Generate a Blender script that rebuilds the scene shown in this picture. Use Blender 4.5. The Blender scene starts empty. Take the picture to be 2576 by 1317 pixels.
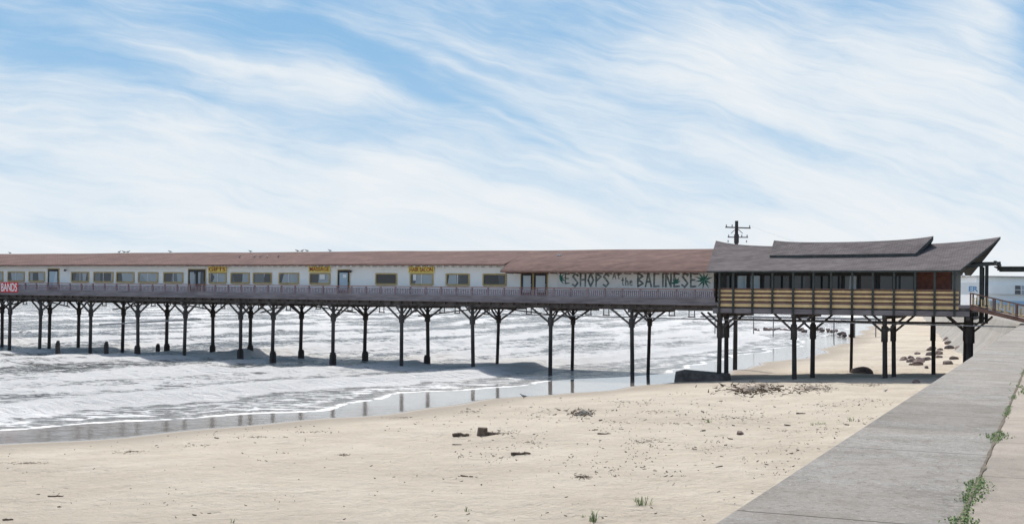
import bpy, math, random
import numpy as np
from mathutils import Vector, Matrix

random.seed(7)
EYE=7.0; F=3046.0; CX=1288.0; CY=751.3; ROLL=0.0111
scene=bpy.context.scene
COL=scene.collection
LOC={}

# ------------------------------------------------------------------ camera
cd=bpy.data.cameras.new("camera"); cam=bpy.data.objects.new("camera",cd); COL.objects.link(cam)
cam.matrix_world=Matrix.Translation((0,0,EYE))@Matrix.Rotation(math.pi/2,4,'X')@Matrix.Rotation(ROLL,4,'Z')
cd.sensor_width=36; cd.lens=36*F/2576; cd.shift_y=(CY-658.5)/2576; cd.clip_end=20000; cd.clip_start=.1
scene.camera=cam
scene.view_settings.view_transform='Standard'; scene.view_settings.look='None'; scene.view_settings.exposure=0

# ------------------------------------------------------------------ frames
ul=math.hypot(.912,.41); UX,UY=-.912/ul,.41/ul; VX,VY=.41/ul,.912/ul
BX,BY=17.7,105.0
def ray(x,y):
    a=(x-CX)/F; b=(CY-y)/F
    return (a-ROLL*b,1.0,b+ROLL*a)
def S(x,w=0.0,y=720):
    k=ray(x,y)[0]
    return (BX+VX*w-k*(BY+VY*w))/(k*UY-UX)
def P(s,w,z):
    return Vector((BX+s*UX+w*VX,BY+s*UY+w*VY,EYE+z+0.0025*max(s,0)))
def Z(x,y,w=0.0):
    s=S(x,w); Y=BY+s*UY+w*VY
    return ray(x,y)[2]*Y-0.0025*max(s,0)

# ------------------------------------------------------------------ noise / shore
def vnoise(x,y,seed=0):
    x=np.asarray(x,dtype=float); y=np.asarray(y,dtype=float)
    xi=np.floor(x).astype(np.int64); yi=np.floor(y).astype(np.int64)
    xf=x-xi; yf=y-yi
    def h(a,b):
        n=(a*374761393+b*668265263+seed*1442695041)&0x7fffffff
        n=((n^(n>>13))*1274126177)&0x7fffffff
        n=n^(n>>16)
        return (n%100003)/100003.0
    u=xf*xf*(3-2*xf); v=yf*yf*(3-2*yf)
    return (h(xi,yi)*(1-u)+h(xi+1,yi)*u)*(1-v)+(h(xi,yi+1)*(1-u)+h(xi+1,yi+1)*u)*v
def fbm(x,y,seed=0,o=4):
    r=0;a=.5
    for i in range(o):
        r=r+a*vnoise(x*2**i,y*2**i,seed+i*17); a*=.5
    return r
SH=np.array([(-400,-300),(-70,12),(-23.8,56.4),(-9.1,71.6),(6.4,92),(15.5,107),(22.8,122),(38,156),(54,199),(78,272),(300,950),(950,3000),(2500,8000)],float)
def shore(x,y):
    x=np.asarray(x,float); y=np.asarray(y,float)
    best=np.full(x.shape,1e18); sd=np.zeros(x.shape); tt=np.zeros(x.shape); acc=0
    for i in range(len(SH)-1):
        ax,ay=SH[i]; bx,by=SH[i+1]; dx,dy=bx-ax,by-ay; L=math.hypot(dx,dy)
        t=np.clip(((x-ax)*dx+(y-ay)*dy)/(L*L),0,1)
        px=x-(ax+t*dx); py=y-(ay+t*dy); dd=np.hypot(px,py)
        sg=np.sign(dx*(y-ay)-dy*(x-ax)); m=dd<best
        best=np.where(m,dd,best); sd=np.where(m,dd*sg,sd); tt=np.where(m,acc+t*L,tt); acc+=L
    d=sd+1.0*np.sin(tt*.11)+.5*np.sin(tt*.29+1)+.25*np.sin(tt*.7)
    return d,tt
def beach_z(x,y,d=None):
    if d is None: d,_=shore(x,y)
    i=np.maximum(-d,0)
    z=2.2*(1-np.exp(-.06*i/2.2))
    amp=np.clip(i/8,0,1); x=np.asarray(x); y=np.asarray(y)
    z=z+amp*((fbm(x*.12,y*.12,3)-.5)*.5+(fbm(x*.9,y*.9,9,3)-.45)*.18)
    dd=np.maximum(d,0)
    z=z-.012*dd-np.maximum(dd-25,0)*.03
    return np.maximum(z,-8)
def bz(x,y):
    return float(beach_z(np.array([x]),np.array([y]))[0])
def G(x,y):
    z=1.0
    r=ray(x,y)
    for i in range(8):
        Y=(z-EYE)/r[2]; X=r[0]*Y; z=.5*z+.5*bz(X,Y)
    return Vector((X,Y,bz(X,Y)))

# ------------------------------------------------------------------ materials
def nt(mat):
    mat.use_nodes=True; n=mat.node_tree.nodes; l=mat.node_tree.links; n.clear()
    o=n.new('ShaderNodeOutputMaterial'); b=n.new('ShaderNodeBsdfPrincipled'); l.new(b.outputs[0],o.inputs[0])
    return n,l,b
def mixc(n,l,f,a,b,bt='MIX'):
    m=n.new('ShaderNodeMix'); m.data_type='RGBA'; m.blend_type=bt
    for sock,v in ((m.inputs[0],f),(m.inputs[6],a),(m.inputs[7],b)):
        if isinstance(v,bpy.types.NodeSocket): l.new(v,sock)
        elif isinstance(v,(int,float)): sock.default_value=v
        else: sock.default_value=(*v,1)
    return m.outputs[2]
def mth(n,l,op,a,b=None,c=None,clamp=False):
    m=n.new('ShaderNodeMath'); m.operation=op; m.use_clamp=clamp
    for i,v in enumerate((a,b,c)):
        if v is None: continue
        if isinstance(v,bpy.types.NodeSocket): l.new(v,m.inputs[i])
        else: m.inputs[i].default_value=v
    return m.outputs[0]
def sstep(n,l,v,a,b):
    m=n.new('ShaderNodeMapRange'); m.interpolation_type='SMOOTHSTEP'
    l.new(v,m.inputs[0]); m.inputs[1].default_value=a; m.inputs[2].default_value=b
    return m.outputs[0]
def coords(n,l,scale=(1,1,1),rot=0,kind='Object'):
    t=n.new('ShaderNodeTexCoord'); m=n.new('ShaderNodeMapping'); l.new(t.outputs[kind],m.inputs[0])
    m.inputs['Scale'].default_value=scale; m.inputs['Rotation'].default_value=(0,0,rot)
    return m.outputs[0]
def noise_n(n,l,vec,scale,detail=5,rough=.55,dist=0):
    t=n.new('ShaderNodeTexNoise'); l.new(vec,t.inputs['Vector']); t.inputs['Scale'].default_value=scale
    t.inputs['Detail'].default_value=detail; t.inputs['Roughness'].default_value=rough; t.inputs['Distortion'].default_value=dist
    return t.outputs[0]
def bump_n(n,l,b,h,strength,dist=.05):
    u=n.new('ShaderNodeBump'); u.inputs['Strength'].default_value=strength; u.inputs['Distance'].default_value=dist
    l.new(h,u.inputs['Height']); l.new(u.outputs[0],b.inputs['Normal']); return u
def M(name,c1,c2=None,scale=2.0,rough=.8,bump=.2,stretch=(1,1,1),lo=.35,hi=.65,spec=.3):
    m=bpy.data.materials.new(name); n,l,b=nt(m)
    v=coords(n,l,stretch)
    nz=noise_n(n,l,v,scale,7,.65)
    if c2 is None: c2=tuple(c*.6 for c in c1)
    l.new(mixc(n,l,sstep(n,l,nz,lo,hi),c2,c1),b.inputs['Base Color'])
    b.inputs['Roughness'].default_value=rough; b.inputs['Specular IOR Level'].default_value=spec
    if bump: bump_n(n,l,b,noise_n(n,l,v,scale*5,6),bump,.03)
    return m
PR=math.radians(24.2)
def shingle(name,c1,c2,c3):
    m=bpy.data.materials.new(name); n,l,b=nt(m)
    v=coords(n,l,(1,1,1),PR)
    br=n.new('ShaderNodeTexBrick'); l.new(v,br.inputs['Vector']); br.inputs['Scale'].default_value=1
    br.inputs['Brick Width'].default_value=.42; br.inputs['Row Height'].default_value=.21; br.inputs['Mortar Size'].default_value=.018
    br.inputs['Color1'].default_value=(*c1,1); br.inputs['Color2'].default_value=(*c2,1); br.inputs['Mortar'].default_value=(*c3,1)
    v2=coords(n,l,(.25,.8,1),PR)
    nz=noise_n(n,l,v2,1.5,7,.7)
    c=mixc(n,l,sstep(n,l,nz,.3,.7),(.68,.66,.68),(1.2,1.18,1.15))
    l.new(mixc(n,l,1.0,br.outputs[0],c,'MULTIPLY'),b.inputs['Base Color'])
    b.inputs['Roughness'].default_value=.9; b.inputs['Specular IOR Level'].default_value=.15
    bump_n(n,l,b,br.outputs[1],-.5,.03)
    return m
m_roof_r=shingle("red_brown_shingle",(.18,.118,.102),(.14,.09,.08),(.075,.052,.047))
m_roof_g=shingle("gray_shingle",(.150,.136,.138),(.115,.104,.106),(.06,.054,.056))
m_wall=M("white_stucco",(.92,.92,.89),(.80,.80,.77),.7,.85,.12,(1,1,.35),.2,.5)
m_pile=M("dark_creosote_wood",(.085,.075,.07),(.035,.03,.028),1.5,.8,.4,(1,1,.25))
m_brace=M("dark_brace_wood",(.12,.102,.095),(.055,.046,.042),2,.8,.3)
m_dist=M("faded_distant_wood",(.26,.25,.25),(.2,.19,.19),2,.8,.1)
m_conc_d=M("dark_stained_concrete",(.12,.105,.095),(.06,.052,.048),2,.85,.4)
m_deck=M("gray_deck_board",(.26,.23,.235),(.17,.145,.15),1.2,.8,.2,(.4,.4,2))
m_rail=M("mauve_rail_paint",(.32,.24,.25),(.22,.16,.165),2,.7,.15)
m_railtop=M("red_brown_rail_paint",(.38,.18,.13),(.26,.12,.09),1.2,.6,.15)
m_dark=M("dark_green_trim",(.065,.073,.07),(.035,.04,.038),2,.6,.15)
m_yel=M("yellow_board_paint",(.80,.58,.30),(.66,.47,.24),1.5,.6,.15)
m_brown=M("brown_board_paint",(.24,.135,.10),(.16,.09,.07),1.5,.6,.15)
m_frame=M("tan_frame_paint",(.56,.41,.18),(.44,.33,.15),3,.6,.1)
m_black=M("black_frame_paint",(.05,.05,.055),(.026,.026,.03),3,.5,.1)
m_brick=M("brown_brick_panel",(.19,.08,.06),(.13,.055,.045),3,.8,.3)
m_white=M("white_paint",(.88,.88,.86),(.78,.78,.76),2,.6,.05)
m_tan=M("tan_trim",(.62,.48,.33),(.45,.34,.24),2,.7,.1)
m_red=M("red_banner",(.70,.05,.055),(.6,.04,.04),2,.5,.05)
m_signy=M("yellow_sign_paint",(.88,.70,.18),(.78,.62,.15),2,.5,.03)
m_letr=M("dark_red_letter",(.32,.045,.03),(.24,.03,.03),3,.5,0)
m_letw=M("white_letter",(.9,.9,.88),(.85,.85,.83),3,.5,0)
m_letd=M("faded_gray_teal_letter",(.30,.34,.32),(.10,.12,.115),4,.7,0,(1,1,1),.4,.62)
m_leaf=M("palm_green_paint",(.06,.24,.19),(.025,.13,.10),3,.6,0)
m_blue=M("blue_paint",(.18,.38,.62),(.14,.32,.54),2,.6,0)
m_pblue=M("pale_blue_paint",(.50,.66,.80),(.42,.58,.72),2,.6,0)
m_rock=M("dark_rock",(.19,.15,.135),(.08,.063,.057),1.6,.85,.6)
m_rockp=M("brown_granite_rock",(.26,.19,.165),(.12,.09,.08),1.6,.85,.6)
m_wood=M("driftwood",(.20,.155,.12),(.09,.063,.045),3,.85,.5,(1,1,1))
m_weed=M("dry_seaweed",(.14,.105,.07),(.06,.046,.033),3,.9,.5)
m_grass=M("beach_grass",(.18,.26,.09),(.11,.16,.05),3,.6,0)
m_bird=M("gray_feather",(.30,.30,.31),(.12,.12,.13),6,.7,0)
m_metal=M("gray_metal",(.42,.43,.44),(.3,.3,.31),3,.4,0,spec=.5)
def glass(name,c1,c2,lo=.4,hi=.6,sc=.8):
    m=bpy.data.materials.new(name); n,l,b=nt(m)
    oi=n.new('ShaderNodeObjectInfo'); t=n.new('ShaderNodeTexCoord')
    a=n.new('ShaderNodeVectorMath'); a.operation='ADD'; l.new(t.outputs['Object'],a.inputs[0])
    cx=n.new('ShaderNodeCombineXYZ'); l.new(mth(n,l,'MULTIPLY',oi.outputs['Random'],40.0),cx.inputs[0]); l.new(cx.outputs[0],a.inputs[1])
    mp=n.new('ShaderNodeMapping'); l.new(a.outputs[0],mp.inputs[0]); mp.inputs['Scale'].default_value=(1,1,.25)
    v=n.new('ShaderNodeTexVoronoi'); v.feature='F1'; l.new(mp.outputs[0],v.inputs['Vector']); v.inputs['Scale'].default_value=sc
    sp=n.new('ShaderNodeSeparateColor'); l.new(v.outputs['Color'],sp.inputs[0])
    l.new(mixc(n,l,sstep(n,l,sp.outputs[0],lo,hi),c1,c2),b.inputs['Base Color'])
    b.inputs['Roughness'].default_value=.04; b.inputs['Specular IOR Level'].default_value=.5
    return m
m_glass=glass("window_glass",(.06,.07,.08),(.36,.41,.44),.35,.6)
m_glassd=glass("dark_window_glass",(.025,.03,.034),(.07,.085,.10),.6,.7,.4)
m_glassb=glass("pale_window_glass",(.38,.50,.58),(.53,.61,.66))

# ------------------------------------------------------------------ mesh builder
class MB:
    def __init__(s): s.v=[];s.f=[];s.m=[]
    def add(s,vs,fs,mat=0):
        o=len(s.v); s.v+= [tuple(v) for v in vs]; s.f+=[tuple(i+o for i in f) for f in fs]; s.m+=[mat]*len(fs)
    def hexa(s,p,mat=0):
        s.add(p,[(0,1,2,3),(7,6,5,4),(0,4,5,1),(1,5,6,2),(2,6,7,3),(3,7,4,0)],mat)
    def pbox(s,s0,s1,w0,w1,z0,z1,mat=0,step=None):
        s.hexa([P(s0,w0,z0),P(s1,w0,z0),P(s1,w1,z0),P(s0,w1,z0),P(s0,w0,z1),P(s1,w0,z1),P(s1,w1,z1),P(s0,w1,z1)],mat)
    def box(s,x0,x1,y0,y1,z0,z1,mat=0):
        s.hexa([(x0,y0,z0),(x1,y0,z0),(x1,y1,z0),(x0,y1,z0),(x0,y0,z1),(x1,y0,z1),(x1,y1,z1),(x0,y1,z1)],mat)
    def beam(s,p,q,a,b,mat=0):
        p=Vector(p);q=Vector(q); d=(q-p).normalized()
        up=Vector((0,0,1)) if abs(d.z)<.95 else Vector((VX,VY,0))
        r=d.cross(up).normalized(); u=r.cross(d).normalized(); r*=a/2; u*=b/2
        s.hexa([p-r-u,p+r-u,p+r+u,p-r+u,q-r-u,q+r-u,q+r+u,q-r+u],mat)
    def cyl(s,p,q,r0,r1,n=8,mat=0):
        p=Vector(p);q=Vector(q); d=(q-p).normalized()
        up=Vector((0,0,1)) if abs(d.z)<.9 else Vector((1,0,0))
        r=d.cross(up).normalized(); u=r.cross(d)
        vs=[p+(r*math.cos(2*math.pi*i/n)+u*math.sin(2*math.pi*i/n))*r0 for i in range(n)]+[q+(r*math.cos(2*math.pi*i/n)+u*math.sin(2*math.pi*i/n))*r1 for i in range(n)]
        s.add(vs,[(i,(i+1)%n,n+(i+1)%n,n+i) for i in range(n)]+[tuple(range(n-1,-1,-1)),tuple(range(n,2*n))],mat)
    def grid(s,rows,mat=0):
        nr=len(rows);nc=len(rows[0]); vs=[p for r in rows for p in r]
        s.add(vs,[(i*nc+j,i*nc+j+1,(i+1)*nc+j+1,(i+1)*nc+j) for i in range(nr-1) for j in range(nc-1)],mat)
def build(mb,name,mats,parent=None,smooth=False,**props):
    import bmesh
    a=np.array([tuple(v) for v in mb.v]); o=np.array([(a[:,0].min()+a[:,0].max())/2,(a[:,1].min()+a[:,1].max())/2,a[:,2].min()])
    me=bpy.data.meshes.new(name); me.from_pydata([tuple(r) for r in (a-o)],[],mb.f)
    if not isinstance(mats,(list,tuple)): mats=[mats]
    for m in mats: me.materials.append(m)
    me.polygons.foreach_set('material_index',mb.m)
    bm=bmesh.new(); bm.from_mesh(me); bmesh.ops.recalc_face_normals(bm,faces=bm.faces); bm.to_mesh(me); bm.free()
    if smooth: me.polygons.foreach_set('use_smooth',[True]*len(me.polygons))
    ob=bpy.data.objects.new(name,me); COL.objects.link(ob)
    o=Vector(o)
    LOC[ob.name]=o.copy()
    if parent: ob.parent=parent; ob.location=o-LOC[parent.name]
    else: ob.location=o
    for k,v in props.items(): ob[k]=v
    return ob
def thing(name,label,category,loc,group=None):
    e=bpy.data.objects.new(name,None); COL.objects.link(e); e.location=loc; e.empty_display_size=.5
    LOC[e.name]=Vector(loc); e["label"]=label; e["category"]=category
    if group: e["group"]=group
    return e
def place(name,me,loc,rot=(0,0,0),sc=(1,1,1),parent=None,**props):
    ob=bpy.data.objects.new(name,me); COL.objects.link(ob); ob.location=loc; ob.rotation_euler=rot; ob.scale=sc
    for k,v in props.items(): ob[k]=v
    return ob
def text(body,name,mat,center,width,height,parent,extr=.01,xdir=None,bold=0.0):
    cu=bpy.data.curves.new("t",'FONT'); cu.body=body; cu.size=1; cu.extrude=extr; cu.offset=bold
    cu.align_x='CENTER'; cu.align_y='CENTER'
    t=bpy.data.objects.new("t",cu); COL.objects.link(t); bpy.context.view_layer.update()
    dg=bpy.context.evaluated_depsgraph_get(); me=bpy.data.meshes.new_from_object(t.evaluated_get(dg))
    bpy.data.objects.remove(t)
    a=np.zeros(len(me.vertices)*3); me.vertices.foreach_get('co',a); a=a.reshape(-1,3)
    mn,mx=a.min(0),a.max(0); c=(mn+mx)/2
    a=(a-c)*np.array([width/(mx[0]-mn[0]),height/(mx[1]-mn[1]),1])
    xd=xdir if xdir is not None else Vector((-UX,-UY,0)); up=Vector((0,0,1)); nn=xd.cross(up)
    R=np.array([tuple(xd),tuple(up),tuple(nn)]); a=a@R
    me.vertices.foreach_set('co',a.ravel()); me.update()
    me.materials.clear(); me.materials.append(mat)
    ob=bpy.data.objects.new(name,me); COL.objects.link(ob)
    if parent: ob.parent=parent; ob.location=Vector(center)-LOC[parent.name]
    return ob

# ------------------------------------------------------------------ world
w=bpy.data.worlds.new("World"); scene.world=w; w.use_nodes=True
n=w.node_tree.nodes; l=w.node_tree.links; n.clear()
SUN_EL=math.radians(57); saz=math.atan2(-.2,1.0)
out=n.new('ShaderNodeOutputWorld'); bg=n.new('ShaderNodeBackground'); l.new(bg.outputs[0],out.inputs[0]); bg.inputs[1].default_value=.1
sky=n.new('ShaderNodeTexSky'); sky.sky_type='NISHITA'; sky.sun_disc=False; sky.sun_elevation=SUN_EL; sky.sun_rotation=saz
tc=n.new('ShaderNodeTexCoord'); sp=n.new('ShaderNodeSeparateXYZ'); l.new(tc.outputs['Generated'],sp.inputs[0])
az=mth(n,l,'ARCTAN2',sp.outputs[0],sp.outputs[1]); el=mth(n,l,'ARCSINE',sp.outputs[2])
Uu=mth(n,l,'MULTIPLY',az,10.0); Vv=mth(n,l,'MULTIPLY',el,10.0)
pv=n.new('ShaderNodeCombineXYZ'); l.new(Uu,pv.inputs[0]); l.new(Vv,pv.inputs[1])
wn=n.new('ShaderNodeTexNoise'); l.new(pv.outputs[0],wn.inputs['Vector']); wn.inputs['Scale'].default_value=.8; wn.inputs['Detail'].default_value=3
ws=n.new('ShaderNodeVectorMath'); ws.operation='SUBTRACT'; l.new(wn.outputs['Color'],ws.inputs[0]); ws.inputs[1].default_value=(.5,.5,.5)
wm=n.new('ShaderNodeVectorMath'); wm.operation='MULTIPLY_ADD'; l.new(ws.outputs[0],wm.inputs[0]); wm.inputs[1].default_value=(.6,.36,0); l.new(pv.outputs[0],wm.inputs[2])
PV=wm.outputs[0]
sp2=n.new('ShaderNodeSeparateXYZ'); l.new(PV,sp2.inputs[0]); u_,v_=sp2.outputs[0],sp2.outputs[1]
v2=mth(n,l,'ADD',v_,mth(n,l,'MULTIPLY',u_,.24)); v2=mth(n,l,'ADD',v2,mth(n,l,'MULTIPLY',mth(n,l,'MULTIPLY',u_,u_),.018))
def streak(su,sv,det,seed,dist=0,rough=.55):
    c=n.new('ShaderNodeCombineXYZ'); l.new(mth(n,l,'MULTIPLY',u_,su),c.inputs[0]); l.new(mth(n,l,'MULTIPLY',v2,sv),c.inputs[1]); c.inputs[2].default_value=seed
    return noise_n(n,l,c.outputs[0],1.0,det,rough,dist)
def blob(px,py,rx,ry,ang,amp):
    u0=(px-1288)/304.6; v0=(751-py)/304.6; a=math.radians(ang); ca,sa=math.cos(a),math.sin(a)
    rx/=304.6; ry/=304.6
    d=n.new('ShaderNodeVectorMath'); d.operation='SUBTRACT'; l.new(PV,d.inputs[0]); d.inputs[1].default_value=(u0,v0,0)
    q=[]
    for vec in ((ca/rx,sa/rx,0),(-sa/ry,ca/ry,0)):
        t=n.new('ShaderNodeVectorMath'); t.operation='DOT_PRODUCT'; l.new(d.outputs[0],t.inputs[0]); t.inputs[1].default_value=vec
        q.append(mth(n,l,'MULTIPLY',t.outputs['Value'],t.outputs['Value']))
    e=mth(n,l,'EXPONENT',mth(n,l,'MULTIPLY',mth(n,l,'ADD',q[0],q[1]),-1.0))
    return mth(n,l,'MULTIPLY',e,amp)
f=mth(n,l,'MULTIPLY',streak(.5,2.0,4,0.3,.2,.5),.85)
f=mth(n,l,'ADD',f,mth(n,l,'MULTIPLY',streak(1.0,7.5,7,4.1,.6,.6),.72))
f=mth(n,l,'ADD',f,mth(n,l,'MULTIPLY',streak(1.0,2.8,9,9.1,.4,.65),.50))
f=mth(n,l,'ADD',f,mth(n,l,'MULTIPLY',mth(n,l,'SUBTRACT',1.35,v_),.16))
for b_ in [(600,110,520,62,-6,-.34),(450,240,620,48,-12,-.30),(1180,265,350,50,-24,-.36),(1330,35,230,60,-15,-.24),(2560,120,100,140,-20,-.50),
           (60,430,240,32,-8,-.20),(1730,305,260,30,-14,-.24),(40,570,320,25,-3,-.14),(2130,410,260,36,-12,-.14),(1620,40,120,50,-20,-.2),(100,120,200,30,-8,-.15),
           (2000,170,520,110,0,.30),(800,430,700,90,-8,.12),(2200,300,450,80,0,.12),(150,50,250,28,-5,.14),(1100,165,330,18,-18,.24),(500,180,420,14,-10,.16),(1250,300,300,12,-26,.22),(2400,90,120,120,-40,.15)]:
    f=mth(n,l,'ADD',f,blob(*b_))
cl=sstep(n,l,f,.50,1.40)
ramp=n.new('ShaderNodeValToRGB'); l.new(mth(n,l,'MULTIPLY',Vv,.4),ramp.inputs[0])
cr=ramp.color_ramp; cr.elements[0].position=0; cr.elements[0].color=(.62,.76,.87,1); cr.elements[1].position=1; cr.elements[1].color=(.24,.48,.77,1)
e=cr.elements.new(.4); e.color=(.42,.63,.84,1)
cc=mixc(n,l,cl,ramp.outputs[0],(.84,.885,.92))
cc=mixc(n,l,1.0,cc,(10,10,10),'MULTIPLY')
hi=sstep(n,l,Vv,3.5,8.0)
skm=mixc(n,l,1.0,sky.outputs[0],(2.9,2.45,2.05),'MULTIPLY')  # sky above the frame boosted and warmed, added fill for shaded walls
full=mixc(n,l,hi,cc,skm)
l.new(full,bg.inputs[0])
sl=bpy.data.lights.new("sun",'SUN'); sl.energy=4.5; sl.angle=math.radians(.5); sl.color=(1,.96,.90)
so=bpy.data.objects.new("sun",sl); COL.objects.link(so)
sd=Vector((math.sin(saz)*math.cos(SUN_EL),math.cos(saz)*math.cos(SUN_EL),math.sin(SUN_EL)))
so.rotation_euler=sd.to_track_quat('Z','Y').to_euler(); so.location=(0,0,60)

# ------------------------------------------------------------------ terrain grids
def axis(lo,dl,dh,hi,step,g):
    a=list(np.arange(dl,dh,step)); s=step
    x=a[-1]
    while x<hi: s*=g; x+=s; a.append(x)
    s=step; x=a[0]; b=[]
    while x>lo: s*=g; x-=s; b.append(x)
    return np.array(b[::-1]+a)
def gridmesh(name,xs,ys,zf,mat,keep=None,attrs=None):
    X,Y=np.meshgrid(xs,ys); nx,ny=len(xs),len(ys)
    Xf,Yf=X.ravel(),Y.ravel(); z,at,d=zf(Xf,Yf)
    idx=np.arange(nx*ny).reshape(ny,nx)
    q=np.stack([idx[:-1,:-1],idx[:-1,1:],idx[1:,1:],idx[1:,:-1]],-1).reshape(-1,4)
    if keep is not None:
        kk=keep(d); m=kk[q].any(1); q=q[m]
        used=np.unique(q); rem=np.full(nx*ny,-1); rem[used]=np.arange(len(used)); q=rem[q]
        Xf,Yf,z=Xf[used],Yf[used],z[used]; at={k:v[used] for k,v in at.items()}
    me=bpy.data.meshes.new(name); me.vertices.add(len(Xf)); me.vertices.foreach_set('co',np.stack([Xf,Yf,z],-1).ravel())
    me.loops.add(q.size); me.loops.foreach_set('vertex_index',q.ravel().astype(np.int32))
    me.polygons.add(len(q)); me.polygons.foreach_set('loop_start',np.arange(0,q.size,4,dtype=np.int32)); me.polygons.foreach_set('loop_total',np.full(len(q),4,dtype=np.int32))
    me.polygons.foreach_set('use_smooth',np.ones(len(q),dtype=bool))
    me.update(calc_edges=True); me.validate()
    for k,v in at.items():
        A=me.attributes.new(k,'FLOAT','POINT'); A.data.foreach_set('value',v.astype(np.float32))
    me.materials.append(mat)
    ob=bpy.data.objects.new(name,me); COL.objects.link(ob); return ob

ms=bpy.data.materials.new("sand"); n,l,b=nt(ms)
v=coords(n,l)
at=n.new('ShaderNodeAttribute'); at.attribute_name='shore'
rg=n.new('ShaderNodeAttribute'); rg.attribute_name='rough_zone'
nz=noise_n(n,l,v,.35,6,.6); nf=noise_n(n,l,v,5,7,.75); nl=noise_n(n,l,v,.09,4,.5); nm=noise_n(n,l,coords(n,l,(.6,1.4,1),math.radians(-40)),1.3,8,.75)
dcol=mixc(n,l,sstep(n,l,nz,.3,.7),(.50,.445,.36),(.58,.525,.43))
dcol=mixc(n,l,mth(n,l,'MULTIPLY',sstep(n,l,nf,.50,.72),.4),dcol,(.40,.345,.275))
dcol=mixc(n,l,mth(n,l,'MULTIPLY',sstep(n,l,nl,.46,.60),.4),dcol,(.45,.395,.32))
dcol=mixc(n,l,mth(n,l,'MULTIPLY',sstep(n,l,nm,.50,.66),.4),dcol,(.40,.35,.28))
sdn=mth(n,l,'ADD',at.outputs['Fac'],mth(n,l,'MULTIPLY',mth(n,l,'SUBTRACT',nz,.5),2.5))
damp=sstep(n,l,sdn,-6.5,-1.0); wet=sstep(n,l,at.outputs['Fac'],-.8,.4)
wr=noise_n(n,l,coords(n,l,(.7,1.3,1),math.radians(-35)),2.6,10,.85)
wv_=mth(n,l,'ADD',wr,mth(n,l,'MULTIPLY',mth(n,l,'SUBTRACT',nl,.5),.3))
wv_=mth(n,l,'ADD',wv_,mth(n,l,'MULTIPLY',rg.outputs['Fac'],.045))
wmask=mth(n,l,'MULTIPLY',sstep(n,l,wv_,.595,.67),.7)
c=mixc(n,l,wmask,dcol,(.19,.155,.115))
c=mixc(n,l,damp,c,(.37,.325,.265)); c=mixc(n,l,wet,c,(.23,.21,.185))
l.new(c,b.inputs['Base Color'])
rr=mth(n,l,'MULTIPLY_ADD',wet,-.86,.94); l.new(rr,b.inputs['Roughness']); l.new(mth(n,l,'MULTIPLY_ADD',wet,.5,.1),b.inputs['Specular IOR Level'])
hb=mth(n,l,'ADD',nf,mth(n,l,'MULTIPLY',noise_n(n,l,v,1.6,5,.65),2.4))
vp=n.new('ShaderNodeTexVoronoi'); l.new(v,vp.inputs['Vector']); vp.inputs['Scale'].default_value=1.7
pk=mth(n,l,'MULTIPLY',sstep(n,l,vp.outputs['Distance'],.26,.10),sstep(n,l,nl,.45,.55)); hb=mth(n,l,'SUBTRACT',hb,mth(n,l,'MULTIPLY',pk,.5))
amp=mth(n,l,'MULTIPLY_ADD',wet,-.99,1.0)
rip=noise_n(n,l,coords(n,l,(.5,3.0,1),math.radians(-48)),1.2,2,.5)
hb=mth(n,l,'ADD',mth(n,l,'MULTIPLY',hb,amp),mth(n,l,'MULTIPLY',mth(n,l,'MULTIPLY',rip,wet),.08))
bump_n(n,l,b,hb,1.0,.13)
def zb(x,y):
    d,t=shore(x,y); z=np.clip((x+2)/14,0,1)*np.clip((-d-2)/6,0,1)*np.clip((y-38)/12,0,1)
    return beach_z(x,y,d),{'shore':d,'rough_zone':z},d
o=gridmesh("ground",axis(-3000,-45,70,3000,.4,1.05),axis(-300,20,140,9000,.4,1.05),zb,ms)
o["kind"]="structure"; o["label"]="pale sandy beach with damp edge and scattered wrack"

# sea
mw=bpy.data.materials.new("sea_water"); n,l,b=nt(mw)
v=coords(n,l); sr=math.radians(-50)
at=n.new('ShaderNodeAttribute'); at.attribute_name='foam'
vr=coords(n,l,(.5,1.3,1),sr)
n1=noise_n(n,l,vr,.9,10,.76,.6); n2=noise_n(n,l,coords(n,l,(.5,1,1),sr),.10,4,.5); n3=noise_n(n,l,vr,4.5,6,.7,.3)
vo=n.new('ShaderNodeTexVoronoi'); vo.feature='DISTANCE_TO_EDGE'
wv=n.new('ShaderNodeTexNoise'); l.new(vr,wv.inputs['Vector']); wv.inputs['Scale'].default_value=1.2; wv.inputs['Detail'].default_value=4
wa=n.new('ShaderNodeVectorMath'); wa.operation='MULTIPLY_ADD'; l.new(wv.outputs['Color'],wa.inputs[0]); wa.inputs[1].default_value=(1.8,1.8,0); l.new(vr,wa.inputs[2])
l.new(wa.outputs[0],vo.inputs['Vector']); vo.inputs['Scale'].default_value=.9
lace=sstep(n,l,vo.outputs['Distance'],.20,.0)
ff=mth(n,l,'ADD',mth(n,l,'MULTIPLY',n1,1.5),mth(n,l,'MULTIPLY',lace,.20))
ff=mth(n,l,'ADD',ff,mth(n,l,'MULTIPLY',n2,.30))
ff=mth(n,l,'ADD',ff,mth(n,l,'MULTIPLY',mth(n,l,'SUBTRACT',n3,.5),.7))
ff=mth(n,l,'ADD',ff,at.outputs['Fac'])
foam=sstep(n,l,ff,1.03,1.15)
wc=mixc(n,l,sstep(n,l,n2,.3,.7),(.11,.115,.105),(.17,.165,.145))
haze=mth(n,l,'MULTIPLY',sstep(n,l,ff,.86,1.06),.4)
wc=mixc(n,l,haze,wc,(.36,.36,.34))
l.new(mixc(n,l,foam,wc,mixc(n,l,n3,(.72,.72,.70),(.98,.98,.96))),b.inputs['Base Color'])
l.new(mth(n,l,'MULTIPLY_ADD',foam,.6,.19),b.inputs['Roughness'])
b.inputs['IOR'].default_value=1.33
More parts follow.
